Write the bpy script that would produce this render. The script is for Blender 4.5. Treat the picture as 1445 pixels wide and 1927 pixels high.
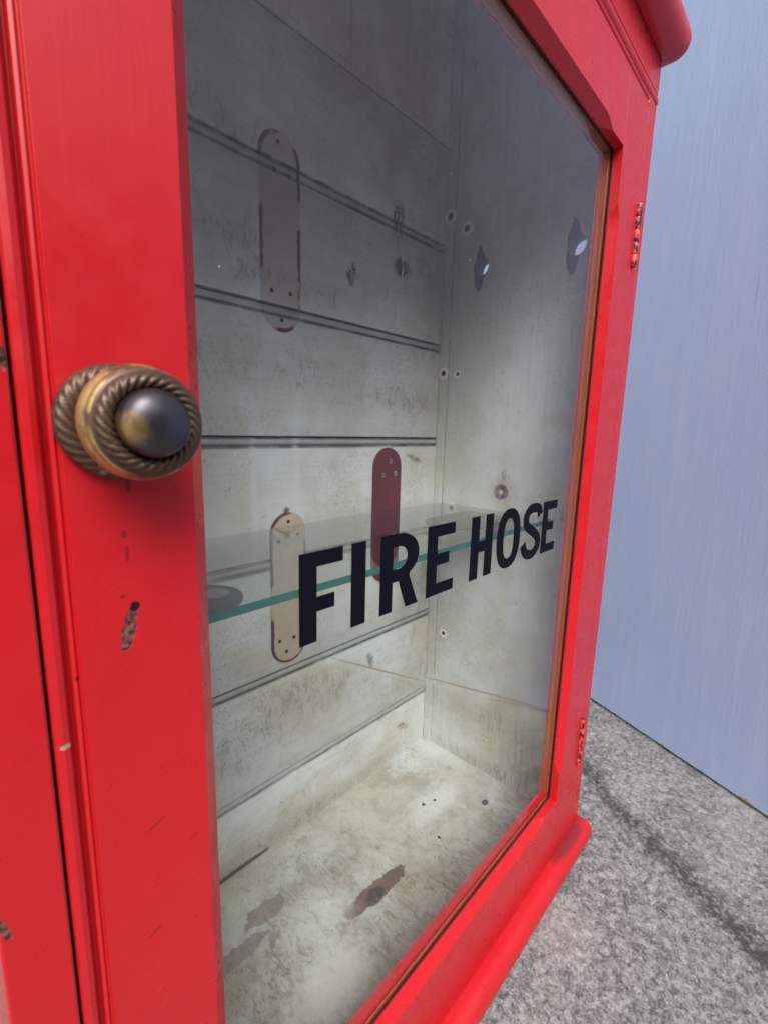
import bpy, bmesh, math, random
from mathutils import Vector, Matrix, noise
random.seed(4)
R = math.radians
scene = bpy.context.scene
col = scene.collection
for o in list(bpy.data.objects): bpy.data.objects.remove(o)

# ------------------------------------------------------------------ camera
cam_d = bpy.data.cameras.new('camera'); cam = bpy.data.objects.new('camera', cam_d); col.objects.link(cam)
rx = Vector((.6842, -.7288, .0256)).normalized()
uy_ = Vector((.1096, .1375, .9844)); uy_ = (uy_ - rx * rx.dot(uy_)).normalized()
bz = rx.cross(uy_)
m = Matrix((rx, uy_, bz)).transposed().to_4x4(); m.translation = Vector((-.022, -.2, .2322))
cam.matrix_world = m
cam_d.sensor_fit = 'HORIZONTAL'; cam_d.sensor_width = 36
cam_d.lens = 36 * 877.98 / 1445
cam_d.clip_start = .01; cam_d.clip_end = 500
cam_d.dof.use_dof = True; cam_d.dof.focus_distance = .46; cam_d.dof.aperture_fstop = 20
scene.camera = cam

# ------------------------------------------------------------------ world, sun, exposure
SUN_EL, SUN_AZ = 49, 218          # degrees, azimuth clockwise from +Y (the light comes from the left, in front of the cabinet)
w = bpy.data.worlds.new('World'); scene.world = w; w.use_nodes = True
nt = w.node_tree; bg = nt.nodes['Background']
sky = nt.nodes.new('ShaderNodeTexSky'); sky.sky_type = 'NISHITA'; sky.sun_disc = False
sky.sun_elevation = R(SUN_EL); sky.sun_rotation = R(SUN_AZ); sky.dust_density = 4; sky.air_density = 1.0
hs = nt.nodes.new('ShaderNodeHueSaturation'); hs.inputs['Saturation'].default_value = .32
nt.links.new(sky.outputs[0], hs.inputs['Color']); nt.links.new(hs.outputs[0], bg.inputs[0])
bg.inputs[1].default_value = .135
sd = bpy.data.lights.new('sun', 'SUN'); sd.energy = 1.15; sd.angle = R(34); sd.color = (1, .97, .93)
sun = bpy.data.objects.new('sun', sd); col.objects.link(sun)
sv = Vector((math.sin(R(SUN_AZ)) * math.cos(R(SUN_EL)), math.cos(R(SUN_AZ)) * math.cos(R(SUN_EL)), math.sin(R(SUN_EL))))
sun.rotation_euler = sv.to_track_quat('Z', 'Y').to_euler(); sun.location = sv * 5
vs = scene.view_settings
vs.view_transform = 'Standard'; vs.look = 'None'; vs.gamma = 1; vs.exposure = 0.96
scene.render.engine = 'CYCLES'
scene.cycles.max_bounces = 14; scene.cycles.transparent_max_bounces = 16; scene.cycles.diffuse_bounces = 6
scene.cycles.glossy_bounces = 5; scene.cycles.use_denoising = True

# ------------------------------------------------------------------ main dimensions (metres)
GZ = -.386                          # ground
DL, DR, DB, DT = .0108, .6176, -.3500, .6146     # door outline
OL, OR_, OB, OT = .0701, .5593, -.2670, .5431    # opening at the door face
SL, SR = -.0125, .6462              # carcass outer faces
IL, IR = .0098, .6180               # interior faces
FZ, CZ, CT = -.3383, .6610, .8900   # interior floor, cornice underside, top of the carcass
D = .2794                           # back boards
GY = .0105                          # glass front

# ------------------------------------------------------------------ node helpers
class NT:
    def __init__(s, name):
        s.m = bpy.data.materials.new(name); s.m.use_nodes = True
        s.t = s.m.node_tree; s.n = s.t.nodes; s.b = s.n['Principled BSDF']
        s.co = s.n.new('ShaderNodeTexCoord').outputs['Object']
    def lk(s, a, b): s.t.links.new(a, b)
    def put(s, sock, v):
        if hasattr(v, 'is_output') or isinstance(v, bpy.types.NodeSocket): s.lk(v, sock)
        elif isinstance(v, (tuple, list)) and len(v) == 3 and sock.type == 'RGBA': sock.default_value = (*v, 1)
        else: sock.default_value = v
    def map(s, scale=(1, 1, 1), loc=(0, 0, 0), rot=(0, 0, 0), src=None):
        n = s.n.new('ShaderNodeMapping'); s.lk(src or s.co, n.inputs[0])
        n.inputs['Location'].default_value = loc; n.inputs['Rotation'].default_value = rot; n.inputs['Scale'].default_value = scale
        return n.outputs[0]
    def noise(s, scale, detail=4, rough=.55, dist=0, co=None, out='Fac'):
        n = s.n.new('ShaderNodeTexNoise'); s.lk(co or s.co, n.inputs['Vector'])
        n.inputs['Scale'].default_value = scale; n.inputs['Detail'].default_value = detail
        n.inputs['Roughness'].default_value = rough; n.inputs['Distortion'].default_value = dist
        return n.outputs[out]
    def voro(s, scale, co=None, feature='F1', out='Distance', rnd=1):
        n = s.n.new('ShaderNodeTexVoronoi'); n.feature = feature; s.lk(co or s.co, n.inputs['Vector'])
        n.inputs['Scale'].default_value = scale; n.inputs['Randomness'].default_value = rnd
        return n.outputs[out]
    def math(s, op, a, b=0, c=None, clamp=False):
        n = s.n.new('ShaderNodeMath'); n.operation = op; n.use_clamp = clamp
        s.put(n.inputs[0], a); s.put(n.inputs[1], b)
        if c is not None: s.put(n.inputs[2], c)
        return n.outputs[0]
    def rng(s, v, a, b, c=0., d=1., smooth=True):
        n = s.n.new('ShaderNodeMapRange'); n.interpolation_type = 'SMOOTHSTEP' if smooth else 'LINEAR'
        s.put(n.inputs['Value'], v); s.put(n.inputs['From Min'], a); s.put(n.inputs['From Max'], b)
        s.put(n.inputs['To Min'], c); s.put(n.inputs['To Max'], d)
        return n.outputs[0]
    def mix(s, f, a, b, mode='MIX'):
        n = s.n.new('ShaderNodeMix'); n.data_type = 'RGBA'; n.blend_type = mode; n.clamp_factor = True
        s.put(n.inputs[0], f)
        s.put(n.inputs[6], a); s.put(n.inputs[7], b)
        return n.outputs[2]
    def bump(s, h, strength=.3, dist=.001, normal=None):
        n = s.n.new('ShaderNodeBump'); n.inputs['Strength'].default_value = strength; n.inputs['Distance'].default_value = dist
        s.lk(h, n.inputs['Height'])
        if normal: s.lk(normal, n.inputs['Normal'])
        s.lk(n.outputs[0], s.b.inputs['Normal']); return n.outputs[0]
    def blob(s, c, r, edge=.35, nz=None, amt=.5, ang=None):
        """mask of an uneven ellipsoid patch: centre c, radii r (metres)"""
        n = s.n.new('ShaderNodeVectorMath'); n.operation = 'SUBTRACT'; s.lk(s.co, n.inputs[0]); n.inputs[1].default_value = c
        v = n.outputs[0]
        if ang:
            q = s.n.new('ShaderNodeVectorRotate'); q.rotation_type = 'AXIS_ANGLE'; s.lk(v, q.inputs['Vector'])
            q.inputs['Axis'].default_value = ang[0]; q.inputs['Angle'].default_value = R(ang[1]); v = q.outputs[0]
        k = s.n.new('ShaderNodeVectorMath'); k.operation = 'DIVIDE'; s.lk(v, k.inputs[0]); k.inputs[1].default_value = r
        l = s.n.new('ShaderNodeVectorMath'); l.operation = 'LENGTH'; s.lk(k.outputs[0], l.inputs[0])
        d = l.outputs['Value']
        if nz is not None: d = s.math('ADD', d, s.math('MULTIPLY', s.math('SUBTRACT', nz, .5), amt * 2))
        return s.rng(d, 1 - edge / 2, 1 + edge / 2, 1, 0)
    def strokes(s, plane, ang, ln, wd, dens, seed=0, zone=None):
        """short dark scratch strokes lying in a plane; lengths in metres"""
        ax = {'xz': (0, R(ang), 0), 'yz': (R(ang), 0, 0), 'xy': (0, 0, R(ang))}[plane]
        wob = s.noise(120, 2, out='Color'); vm = s.n.new('ShaderNodeVectorMath'); vm.operation = 'MULTIPLY_ADD'
        s.lk(wob, vm.inputs[0]); vm.inputs[1].default_value = (.0035,) * 3; s.lk(s.co, vm.inputs[2])
        r1 = s.map(rot=ax, src=vm.outputs[0])
        sc = {'xz': (1 / ln, 1, 1 / wd), 'yz': (1, 1 / ln, 1 / wd), 'xy': (1 / ln, 1 / wd, 1)}[plane]
        co = s.map(scale=sc, loc=(seed * 3.7, seed * 1.9, seed * 2.3), src=r1)
        v = s.n.new('ShaderNodeTexVoronoi'); s.lk(co, v.inputs['Vector']); v.inputs['Scale'].default_value = 1
        sp = s.n.new('ShaderNodeSeparateColor'); s.lk(v.outputs['Color'], sp.inputs[0])
        mk = s.math('MULTIPLY', s.rng(v.outputs['Distance'], .14, .28, 1, 0), s.rng(sp.outputs[0], dens - .01, dens, 1, 0))
        return s.math('MULTIPLY', mk, zone) if zone is not None else mk
    def done(s, color, rough=.5, spec=.5, metal=0):
        s.put(s.b.inputs['Base Color'], color); s.put(s.b.inputs['Roughness'], rough)
        s.b.inputs['Specular IOR Level'].default_value = spec; s.put(s.b.inputs['Metallic'], metal)
        return s.m

# ------------------------------------------------------------------ materials
def red_paint(name, grain, chips=(), marks=True, rough=.31):
    t = NT(name)
    base = t.mix(t.noise(9, 3), (.545, .0095, .0150), (.475, .0072, .0115))
    base = t.mix(t.rng(t.noise(45, 4, .6), .5, .75, 0, .35), base, (.44, .008, .012))
    base = t.mix(t.rng(t.noise(900, 2), .55, .8, 0, .3), base, (.43, .010, .016))
    h = t.math('ADD', t.math('MULTIPLY', t.noise(1.0, 5, .6, co=t.map(grain)), .7), t.math('MULTIPLY', t.noise(260, 3), .18))
    h = t.math('ADD', h, t.math('MULTIPLY', t.noise(38, 1), 1.1))
    rg = t.rng(t.noise(60, 4), .3, .7, rough - .05, rough + .09)
    nz = t.noise(330, 4, .65); nz2 = t.noise(120, 3)
    for (c, r, kind, ang) in chips:
        mk = t.blob(c, r, .25, nz2 if kind == 'line' else nz, .45 if kind != 'wood' else .8, ang)
        if kind == 'wood':
            inner = t.mix(t.rng(t.noise(420, 5, .7), .38, .62), (.030, .008, .008), (.22, .085, .07))
        elif kind == 'bare': inner = t.mix(t.noise(500, 4), (.22, .10, .07), (.50, .38, .26))
        elif kind == 'dark': inner = (.006, .004, .004)
        else: inner = (.27, .006, .010)
        base = t.mix(mk, base, inner)
        h = t.math('SUBTRACT', h, t.math('MULTIPLY', mk, 3.0 if kind in ('wood', 'dark') else 1.2))
    if chips:                       # faint pressed circle where an escutcheon once sat
        dv = t.n.new('ShaderNodeVectorMath'); dv.operation = 'DISTANCE'; t.lk(t.co, dv.inputs[0]); dv.inputs[1].default_value = (.0425, 0, .1525)
        h = t.math('SUBTRACT', h, t.math('MULTIPLY', t.math('MULTIPLY', t.rng(t.math('ABSOLUTE', t.math('SUBTRACT', dv.outputs['Value'], .0165)), 0, .0005, 1, 0), t.rng(nz2, .4, .6)), 1.5))
    t.bump(h, .35, .0004)
    return t.done(base, rg, .5)

STILE_CHIPS = [((.0082, 0, .2520), (.0014, .02, .0036), 'wood', None), ((-.0108, 0, .0440), (.0015, .02, .0070), 'wood', ((0, 1, 0), 15)),
               ((.0400, 0, .1480), (.0026, .02, .0100), 'wood', ((0, 1, 0), -14)),
               ((.0428, 0, .1572), (.0019, .02, .0022), 'dark', None),
               ((.0385, 0, .1625), (.0010, .02, .0009), 'line', None),
               ((.0432, 0, .2085), (.0011, .02, .0036), 'line', None),
               ((.0405, 0, .1880), (.0012, .02, .0018), 'line', None),
               ((.0412, 0, .1800), (.0008, .02, .0032), 'line', None),
               ((.0144, 0, .1070), (.0020, .02, .0011), 'bare', None),
               ((.0205, 0, .1330), (.0007, .02, .0009), 'dark', None),
               ((.0450, 0, .0510), (.0045, .02, .0006), 'line', ((0, 1, 0), 24)),
               ((.0620, 0, .0330), (.0030, .02, .0004), 'line', ((0, 1, 0), 20)),
               ((.0420, 0, -.005), (.0040, .02, .0007), 'line', ((0, 1, 0), 24))]
RED_V = red_paint('red_gloss_paint_upright', (260, 260, 14), STILE_CHIPS)
RED_H = red_paint('red_gloss_paint_rail', (14, 260, 260))
def worn_red():
    t = NT('red_paint_worn_edge')
    base = t.mix(t.noise(9, 3), (.545, .0095, .0150), (.475, .0072, .0115))
    dirt = t.rng(t.noise(40, 6, .7), .56, .72, 0, .55)
    base = t.mix(dirt, base, (.20, .012, .014))
    dk = t.math('MULTIPLY', t.blob((.60, -.004, -.352), (.05, .012, .004), .8, t.noise(110, 5), .7), .7)
    base = t.mix(dk, base, (.09, .02, .02))
    h = t.math('ADD', t.noise(120, 5, .65), t.math('MULTIPLY', t.noise(1, 4, co=t.map((10, 200, 200))), .8))
    t.bump(h, .5, .0007)
    return t.done(base, t.rng(t.noise(50, 3), .3, .7, .34, .52), .5)
RED_W = worn_red()
def dark_red():
    t = NT('dark_red_painted_plate')
    b = t.mix(t.noise(40, 5), (.16, .012, .013), (.105, .007, .009))
    b = t.mix(t.rng(t.noise(90, 5, .7), .6, .68, 0, .8), b, (.045, .010, .012))
    t.bump(t.noise(200, 4), .3, .0005)
    return t.done(b, .42, .5)
DKRED = dark_red()

def cream(name, grain_axis, feats=(), seams_dark=False, grime=1.0, bumpy=1.0, tone=1.0):
    """aged off-white paint of the cabinet interior"""
    t = NT(name)
    c1, c2, c3 = [tuple(v * tone for v in c) for c in ((.61, .61, .53), (.71, .76, .745), (.50, .465, .325))]
    b = t.mix(t.rng(t.noise(7, 4, .6), .4, .62), c1, c2)
    b = t.mix(t.rng(t.noise(4.3, 5, .65), .50, .70, 0, .75), b, c3)
    if grain_axis == 'y':
        mo = t.noise(15, 8, .68, .5); b = t.mix(t.rng(mo, .44, .62, 0, .62), b, (.30, .29, .225)); b = t.mix(t.rng(t.noise(34, 6, .7), .56, .68, 0, .4), b, (.19, .165, .12))
    gs = {'x': (9, 260, 260), 'z': (230, 230, 7), 'y': (40, 34, 60)}[grain_axis]
    gr = t.noise(1, 5, .7, .6, co=t.map(gs))
    b = t.mix(t.rng(gr, .42, .75, 0, .30), b, (.40, .40, .36), 'MIX')
    # mottled film of dirt
    m1 = t.noise(26, 7, .72, .8); m2 = t.noise(6.0, 3)
    b = t.mix(t.math('MULTIPLY', t.rng(m1, .50, .72, 0, .5 * grime), t.rng(m2, .42, .60)), b, (.30, .25, .16))
    # rubbed marks: short strokes leaning the same way
    st = t.noise(1, 6, .75, 1.2, co=t.map({'x': (95, 95, 42), 'z': (120, 120, 16), 'y': (90, 40, 60)}[grain_axis], rot=(.5, .7, .4)))
    zone = t.rng(t.noise(11, 3, .5, co=t.map(loc=(3.1, 1.7, .4))), .52, .62)
    b = t.mix(t.math('MULTIPLY', t.rng(st, .64, .70, 0, .85 * grime), zone), b, (.12, .085, .045))
    pl = {'x': 'xz', 'z': 'yz', 'y': 'xy'}[grain_axis]
    zn = t.rng(t.noise(8, 4, .6, co=t.map(loc=(1.1, 6.7, 2.4))), .46, .58)
    for k, (an, ln_, wd, de) in enumerate(((-35, .008, .0011, .30), (20, .006, .0008, .25), (-62, .012, .0009, .16))):
        b = t.mix(t.math('MULTIPLY', t.strokes(pl, an, ln_, wd, min(.6, de * 1.5 * grime), k + 1, zn), .85), b, ((.16, .11, .06), (.10, .085, .06), (.07, .06, .05))[k])
    # hairline scratches
    s1 = t.noise(30, 4, .6, 2.5, co=t.map((1.4, 1, .7), rot=(.2, .9, .1)))
    ln = t.math('MULTIPLY', t.rng(t.math('ABSOLUTE', t.math('SUBTRACT', s1, .52)), .0, .006, 1, 0), t.rng(t.noise(19, 3, co=t.map(loc=(8, 3, 5))), .51, .58))
    b = t.mix(t.math('MULTIPLY', ln, .8), b, (.10, .085, .06))
    # specks
    sp = t.math('MULTIPLY', t.rng(t.voro(210), .10, .17, 1, 0), t.rng(t.noise(38, 3), .58, .68))
    b = t.mix(t.math('MULTIPLY', sp, .9), b, (.06, .045, .03))
    if seams_dark:
        sx = t.n.new('ShaderNodeSeparateXYZ'); t.lk(t.co, sx.inputs[0])
        nzs = t.noise(120, 5, .7); nzs2 = t.noise(17, 3)
        hw, hh, cx, cz = .0272, .1038, .3108, .4448
        ax = t.math('ABSOLUTE', t.math('SUBTRACT', sx.outputs[0], cx)); az = t.math('MAXIMUM', t.math('SUBTRACT', t.math('ABSOLUTE', t.math('SUBTRACT', sx.outputs[2], cz)), hh - hw), 0)
        r_ = t.math('SQRT', t.math('ADD', t.math('MULTIPLY', ax, ax), t.math('MULTIPLY', az, az)))
        e_ = t.math('ADD', r_, t.math('MULTIPLY', t.math('SUBTRACT', nzs, .5), .0045))
        b = t.mix(t.math('MULTIPLY', t.rng(r_, hw - .0006, hw + .0006, 1, 0), t.math('MULTIPLY_ADD', t.noise(22, 5, .7), .55, .42)), b, t.mix(t.noise(35, 5), (.46, .32, .235), (.43, .34, .28)))
        rim = t.math('MULTIPLY', t.math('MULTIPLY', t.rng(e_, hw - .0052, hw - .0036), t.rng(r_, hw - .0002, hw + .0006, 1, 0)), t.rng(nzs2, .46, .52))
        b = t.mix(rim, b, (.13, .010, .018))
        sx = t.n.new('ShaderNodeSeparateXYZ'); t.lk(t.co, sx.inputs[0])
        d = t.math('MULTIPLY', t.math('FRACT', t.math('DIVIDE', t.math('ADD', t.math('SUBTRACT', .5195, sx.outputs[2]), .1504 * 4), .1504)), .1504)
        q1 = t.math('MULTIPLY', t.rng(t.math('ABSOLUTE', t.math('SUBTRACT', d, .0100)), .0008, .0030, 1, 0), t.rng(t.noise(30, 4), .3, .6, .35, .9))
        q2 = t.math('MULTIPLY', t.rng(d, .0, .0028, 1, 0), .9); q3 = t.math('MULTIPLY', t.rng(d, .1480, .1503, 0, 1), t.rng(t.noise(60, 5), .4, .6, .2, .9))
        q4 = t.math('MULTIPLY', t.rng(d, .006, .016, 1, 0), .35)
        for q in (q1, q2, q3, q4): b = t.mix(t.math('MULTIPLY', q, .95), b, (.055, .05, .042))  # darker bands along each board joint and its quirk
    h = t.math('ADD', t.math('MULTIPLY', gr, .6), t.math('MULTIPLY', m1, .5))
    rg = t.rng(m1, .3, .7, .42, .62)
    nzc = t.noise(95, 5, .7); nzf = t.noise(260, 4, .6)
    grain_w = t.noise(1, 5, .7, 1, co=t.map(gs))
    for f in feats:
        k, c, r = f[0], f[1], f[2]; ang = f[3] if len(f) > 3 else None
        if k == 'wood':                         # paint gone, dark bare wood
            mk = t.blob(c, r, .10, t.math('MULTIPLY_ADD', grain_w, .6, t.math('MULTIPLY', nzc, .4)), .95, ang)
            b = t.mix(mk, b, t.mix(grain_w, (.035, .02, .016), (.20, .13, .105)))
            h = t.math('SUBTRACT', h, t.math('MULTIPLY', mk, 1.2))
        elif k == 'peel':                       # thin worn patch with a crisp ragged edge
            mk = t.math('MULTIPLY', t.blob(c, r, .12, t.math('MULTIPLY_ADD', grain_w, .5, t.math('MULTIPLY', nzc, .5)), 1.5, ang), .62); b = t.mix(mk, b, t.mix(grain_w, (.13, .10, .085), (.24, .19, .165)))
        elif k == 'dark':
            mk = t.blob(c, r, .55, nzf, .25, ang); b = t.mix(mk, b, (.008, .007, .006)); h = t.math('SUBTRACT', h, t.math('MULTIPLY', mk, 2.5))
        elif k == 'stain':
            mk = t.math('MULTIPLY', t.math('MULTIPLY', t.blob(c, r, .9, nzc, 1.3, ang), t.rng(nzf, .38, .56, .3, 1)), .75); b = t.mix(mk, b, (.15, .10, .055))
        elif k == 'grime':
            mk = t.math('MULTIPLY', t.blob(c, r, 1.8, m1, 1.0, ang), t.math('MULTIPLY_ADD', t.rng(st, .50, .60), .38, .20)); b = t.mix(mk, b, (.20, .155, .085))
        elif k == 'rub':                        # streaky dark-red / brown rub marks
            mk = t.math('MULTIPLY', t.blob(c, r, .9, nzc, .9, ang), t.rng(st, .42, .56)); b = t.mix(mk, b, (.10, .035, .035))
        elif k == 'white':
            mk = t.math('MULTIPLY', t.blob(c, r, 1.1, nzc, .7, ang), .55); b = t.mix(mk, b, (.72, .76, .75))
        elif k == 'rust':
            halo = t.math('MULTIPLY', t.blob(c, tuple(q * 1.7 for q in r), 1.2, nzf, .3), .5); b = t.mix(halo, b, (.36, .22, .10))
            b = t.mix(t.blob(c, r, .3, nzf, .2), b, (.095, .030, .016))
            b = t.mix(t.blob(c, tuple(q * .30 for q in r), .5, nzf, .2), b, (.6, .55, .45))
        elif k == 'halfwood':                   # chip round a bored hole
            mk = t.blob(c, r, .08, t.math('MULTIPLY_ADD', grain_w, .7, t.math('MULTIPLY', nzc, .3)), .5, ang)
            b = t.mix(mk, b, t.mix(grain_w, (.10, .055, .05), (.24, .15, .13)))
        elif k == 'gap_shade':  # dark line painted for the shade in a gap
            mk = t.math('MULTIPLY', t.blob(c, r, .9, nzf, .35), t.rng(nzc, .38, .55, .15, .65)); b = t.mix(mk, b, (.13, .12, .105))
        elif k == 'line':                       # old glue or shelf line, tan hairline
            mk = t.math('MULTIPLY', t.blob(c, r, .9, nzc, .5, ang), .8); b = t.mix(mk, b, (.42, .30, .17))
        elif k == 'ring':                       # pale worn outline
            o = t.blob(c, r, .25, nzc, .16, ang); i = t.blob(c, tuple(q * .62 for q in r), .35, nzc, .2, ang)
            mk = t.math('MULTIPLY', t.math('SUBTRACT', o, i, clamp=True), .6); b = t.mix(mk, b, (.75, .80, .80))
    t.bump(h, .45 * bumpy, .0005)
    return t.done(b, rg, .45)

BOARDS = cream('aged_cream_board_paint', 'x', [
    ('gap_shade', (.31, D, .6543), (.6, .03, .0016)), ('gap_shade', (.31, D, .6560), (.6, .03, .0010)),  # both lines paint the gap shade under the back rail
    ('rub', (.5075, D, .520), (.010, .03, .026)), ('rub', (.517, D, .462), (.016, .03, .014)),
    ('rub', (.42, D, .43), (.010, .03, .012)), ('stain', (.56, D, .188), (.016, .03, .004), ((0, 1, 0), -20)),
    ('grime', (.30, D, .30), (.10, .03, .020)), ('grime', (.36, D, -.135), (.12, .03, .030), ((0, 1, 0), -12)),
    ('grime', (.24, D, .53), (.07, .03, .020)), ('grime', (.25, D, .42), (.05, .03, .03)),
    ('grime', (.52, D, .28), (.10, .03, .020)), ('stain', (.47, D, -.13), (.006, .03, .014), ((0, 1, 0), 14)),
    ('stain', (.555, D, -.285), (.012, .03, .006), ((0, 1, 0), -25)), ('grime', (.34, D, .395), (.12, .03, .012)),
    ('white', (.33, D, .17), (.006, .03, .07)), ('white', (.27, D, .16), (.005, .03, .06)), ('white', (.47, D, -.02), (.08, .03, .03)),
    ('white', (.60, D, -.29), (.02, .03, .04)), ('grime', (.24, D, -.17), (.08, .03, .03)),
    ('line', (.50, D, -.158), (.125, .03, .0016), ((0, 1, 0), -29.6)), ('rub', (.315, D, .128), (.005, .03, .006)),
    ('wood', (.235, D, FZ + .001), (.050, .03, .006)), ('grime', (.30, D, -.325), (.20, .03, .012))], seams_dark=True)
SIDE = cream('aged_cream_side_paint', 'z', [
    ('gap_shade', (IR, .2613, .25), (.03, .0004, .9)), ('gap_shade', (IR, .2790, .25), (.03, .0007, .9)),  # painted shade lines at the corner strip and the back corner
    ('halfwood', (IR, .2135, .4715), (.03, .0085, .031)), ('halfwood', (IR, .0735, .4710), (.03, .0085, .034)),
    ('rust', (IR, .1529, .1426), (.03, .0125, .0115)), ('stain', (IR, .150, .168), (.03, .004, .008)),
    ('white', (IR, .185, .05), (.03, .03, .16)), ('white', (IR, .12, .20), (.03, .025, .07)), ('white', (IR, .142, .348), (.03, .010, .0016)),
    ('stain', (IR, .055, .115), (.03, .003, .004)), ('grime', (IR, .06, -.30), (.03, .05, .045)), ('grime', (IR, .10, -.33), (.03, .17, .012)),
    ('line', (IR, .163, -.1955), (.03, .125, .0018), ((1, 0, 0), 10)), 
    ('grime', (IR, .12, -.24), (.03, .09, .02))], grime=.55, bumpy=.9)
FLOOR = cream('aged_cream_floor_paint', 'y', [
    ('wood', (.342, .1345, FZ), (.050, .0115, .03), ((0, 0, 1), 4)), ('dark', (.337, .131, FZ), (.013, .009, .03)),
    ('peel', (.233, .210, FZ), (.030, .011, .03), ((0, 0, 1), 4)), ('peel', (.165, .192, FZ), (.060, .010, .03), ((0, 0, 1), 3)), ('grime', (.20, .15, FZ), (.10, .05, .03)), ('grime', (.30, .07, FZ), (.20, .04, .03)), ('dark', (.562, .112, FZ), (.0062, .0045, .03)),
    ('white', (.50, .17, FZ), (.05, .02, .03)), ('white', (.60, .23, FZ), (.02, .06, .03)),
    ('white', (.27, .16, FZ), (.04, .03, .03)), ('grime', (.20, .14, FZ), (.06, .05, .03)), ('grime', (.36, .09, FZ), (.16, .045, .03)),
    ('grime', (.56, .045, FZ), (.06, .05, .03)), ('grime', (.33, .19, FZ), (.10, .03, .03)), ('white', (.24, .10, FZ), (.05, .03, .03)),
    ('dark', (.491, .178, FZ), (.0028, .0026, .03)), ('dark', (.51, .171, FZ), (.0022, .0022, .03)), ('dark', (.46, .125, FZ), (.0020, .003, .03))], grime=1.5, bumpy=1.6, tone=.86)

def simple(name, color, rough=.5, metal=0, var=.25, scale=60, bump=.2, spec=.5):
    t = NT(name); n = t.noise(scale, 5, .6)
    d = tuple(c * (1 - var) for c in color)
    t.bump(t.noise(scale * 3, 4), bump, .0004)
    return t.done(t.mix(n, color, d), rough, spec, metal)
BLACK_GAP = simple('black_joint', (.012, .010, .010), .8)  # near-black for joints, bores and the painted gap shade round the glass
def bead_wood():
    t = NT('varnished_bare_wood_bead')
    g = t.noise(1, 6, .7, 1.5, co=t.map((300, 300, 300))); g2 = t.noise(14, 4)
    b = t.mix(g2, (.44, .165, .065), (.27, .090, .034)); b = t.mix(t.rng(g, .5, .7, 0, .6), b, (.08, .028, .012))
    t.bump(g, .4, .0005); return t.done(b, .38, .5)
BEAD = bead_wood()
RAW = simple('raw_drilled_wood', (.98, .88, .74), .8, var=.2, scale=300, bump=.6)
LETTER = simple('black_sign_paint', (.006, .007, .012), .5, var=.3, scale=200, bump=.1, spec=.04)
def brass(name, worn):
    t = NT(name)
    n1 = t.noise(38, 5, .65); n2 = t.noise(170, 5, .7)
    gold = t.mix(n1, (.70, .50, .20), (.42, .29, .12)); dark = t.mix(n2, (.055, .036, .030), (.15, .085, .05))
    k = t.rng(t.math('ADD', n1, t.math('MULTIPLY', n2, .35)), worn - .06, worn + .10)
    t.bump(t.math('ADD', n2, t.math('MULTIPLY', t.noise(600, 3), .5)), .22, .0003)
    return t.done(t.mix(k, gold, dark), t.rng(k, 0, 1, .46, .42), .5, t.rng(k, 0, 1, .90, .45))
BRASS = brass('worn_gold_brass', .70)
BRASS_MID = brass('tarnished_brass', .52)
def dome_mat():
    t = NT('tarnished_bronze_dome')
    n = t.noise(60, 5, .65); edge = t.blob((.0312, -.039, .2300), (.0042, .012, .0046), 1.5, t.noise(160, 5, .7), 1.2)
    b = t.mix(n, (.12, .11, .12), (.045, .042, .050)); b = t.mix(edge, b, (.42, .25, .09))
    b = t.mix(t.rng(t.voro(90), .03, .05, 1, 0), b, (.25, .24, .2))
    t.bump(t.noise(300, 4), .15, .0002)
    return t.done(b, t.rng(n, .3, .7, .24, .36), .5, .85)
DOME = dome_mat()
STEEL = simple('dull_screw_steel', (.62, .54, .46), .28, 1, .6, 300)
HINGE_STEEL = simple('blackened_hinge_steel', (.03, .024, .024), .5, .3, .5, 300)
def hinge_mat():
    t = NT('chipped_red_hinge_paint')
    k = t.rng(t.noise(190, 4, .6), .50, .53)
    b = t.mix(k, t.mix(t.noise(150, 3), (.62, .02, .028), (.66, .10, .10)), (.022, .016, .018))
    t.bump(t.math('SUBTRACT', t.noise(500, 3), k), .5, .0004)
    return t.done(b, .45, .5)
HINGE = hinge_mat()
PADG = simple('dark_grey_bracket_paint', (.060, .060, .064), .45, var=.3, scale=80)
PADB = simple('brown_grey_bracket_paint', (.13, .085, .07), .5, var=.4, scale=80)
RUBBER = simple('clear_rubber_pad', (.30, .31, .31), .35, var=.3, scale=200)

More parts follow.
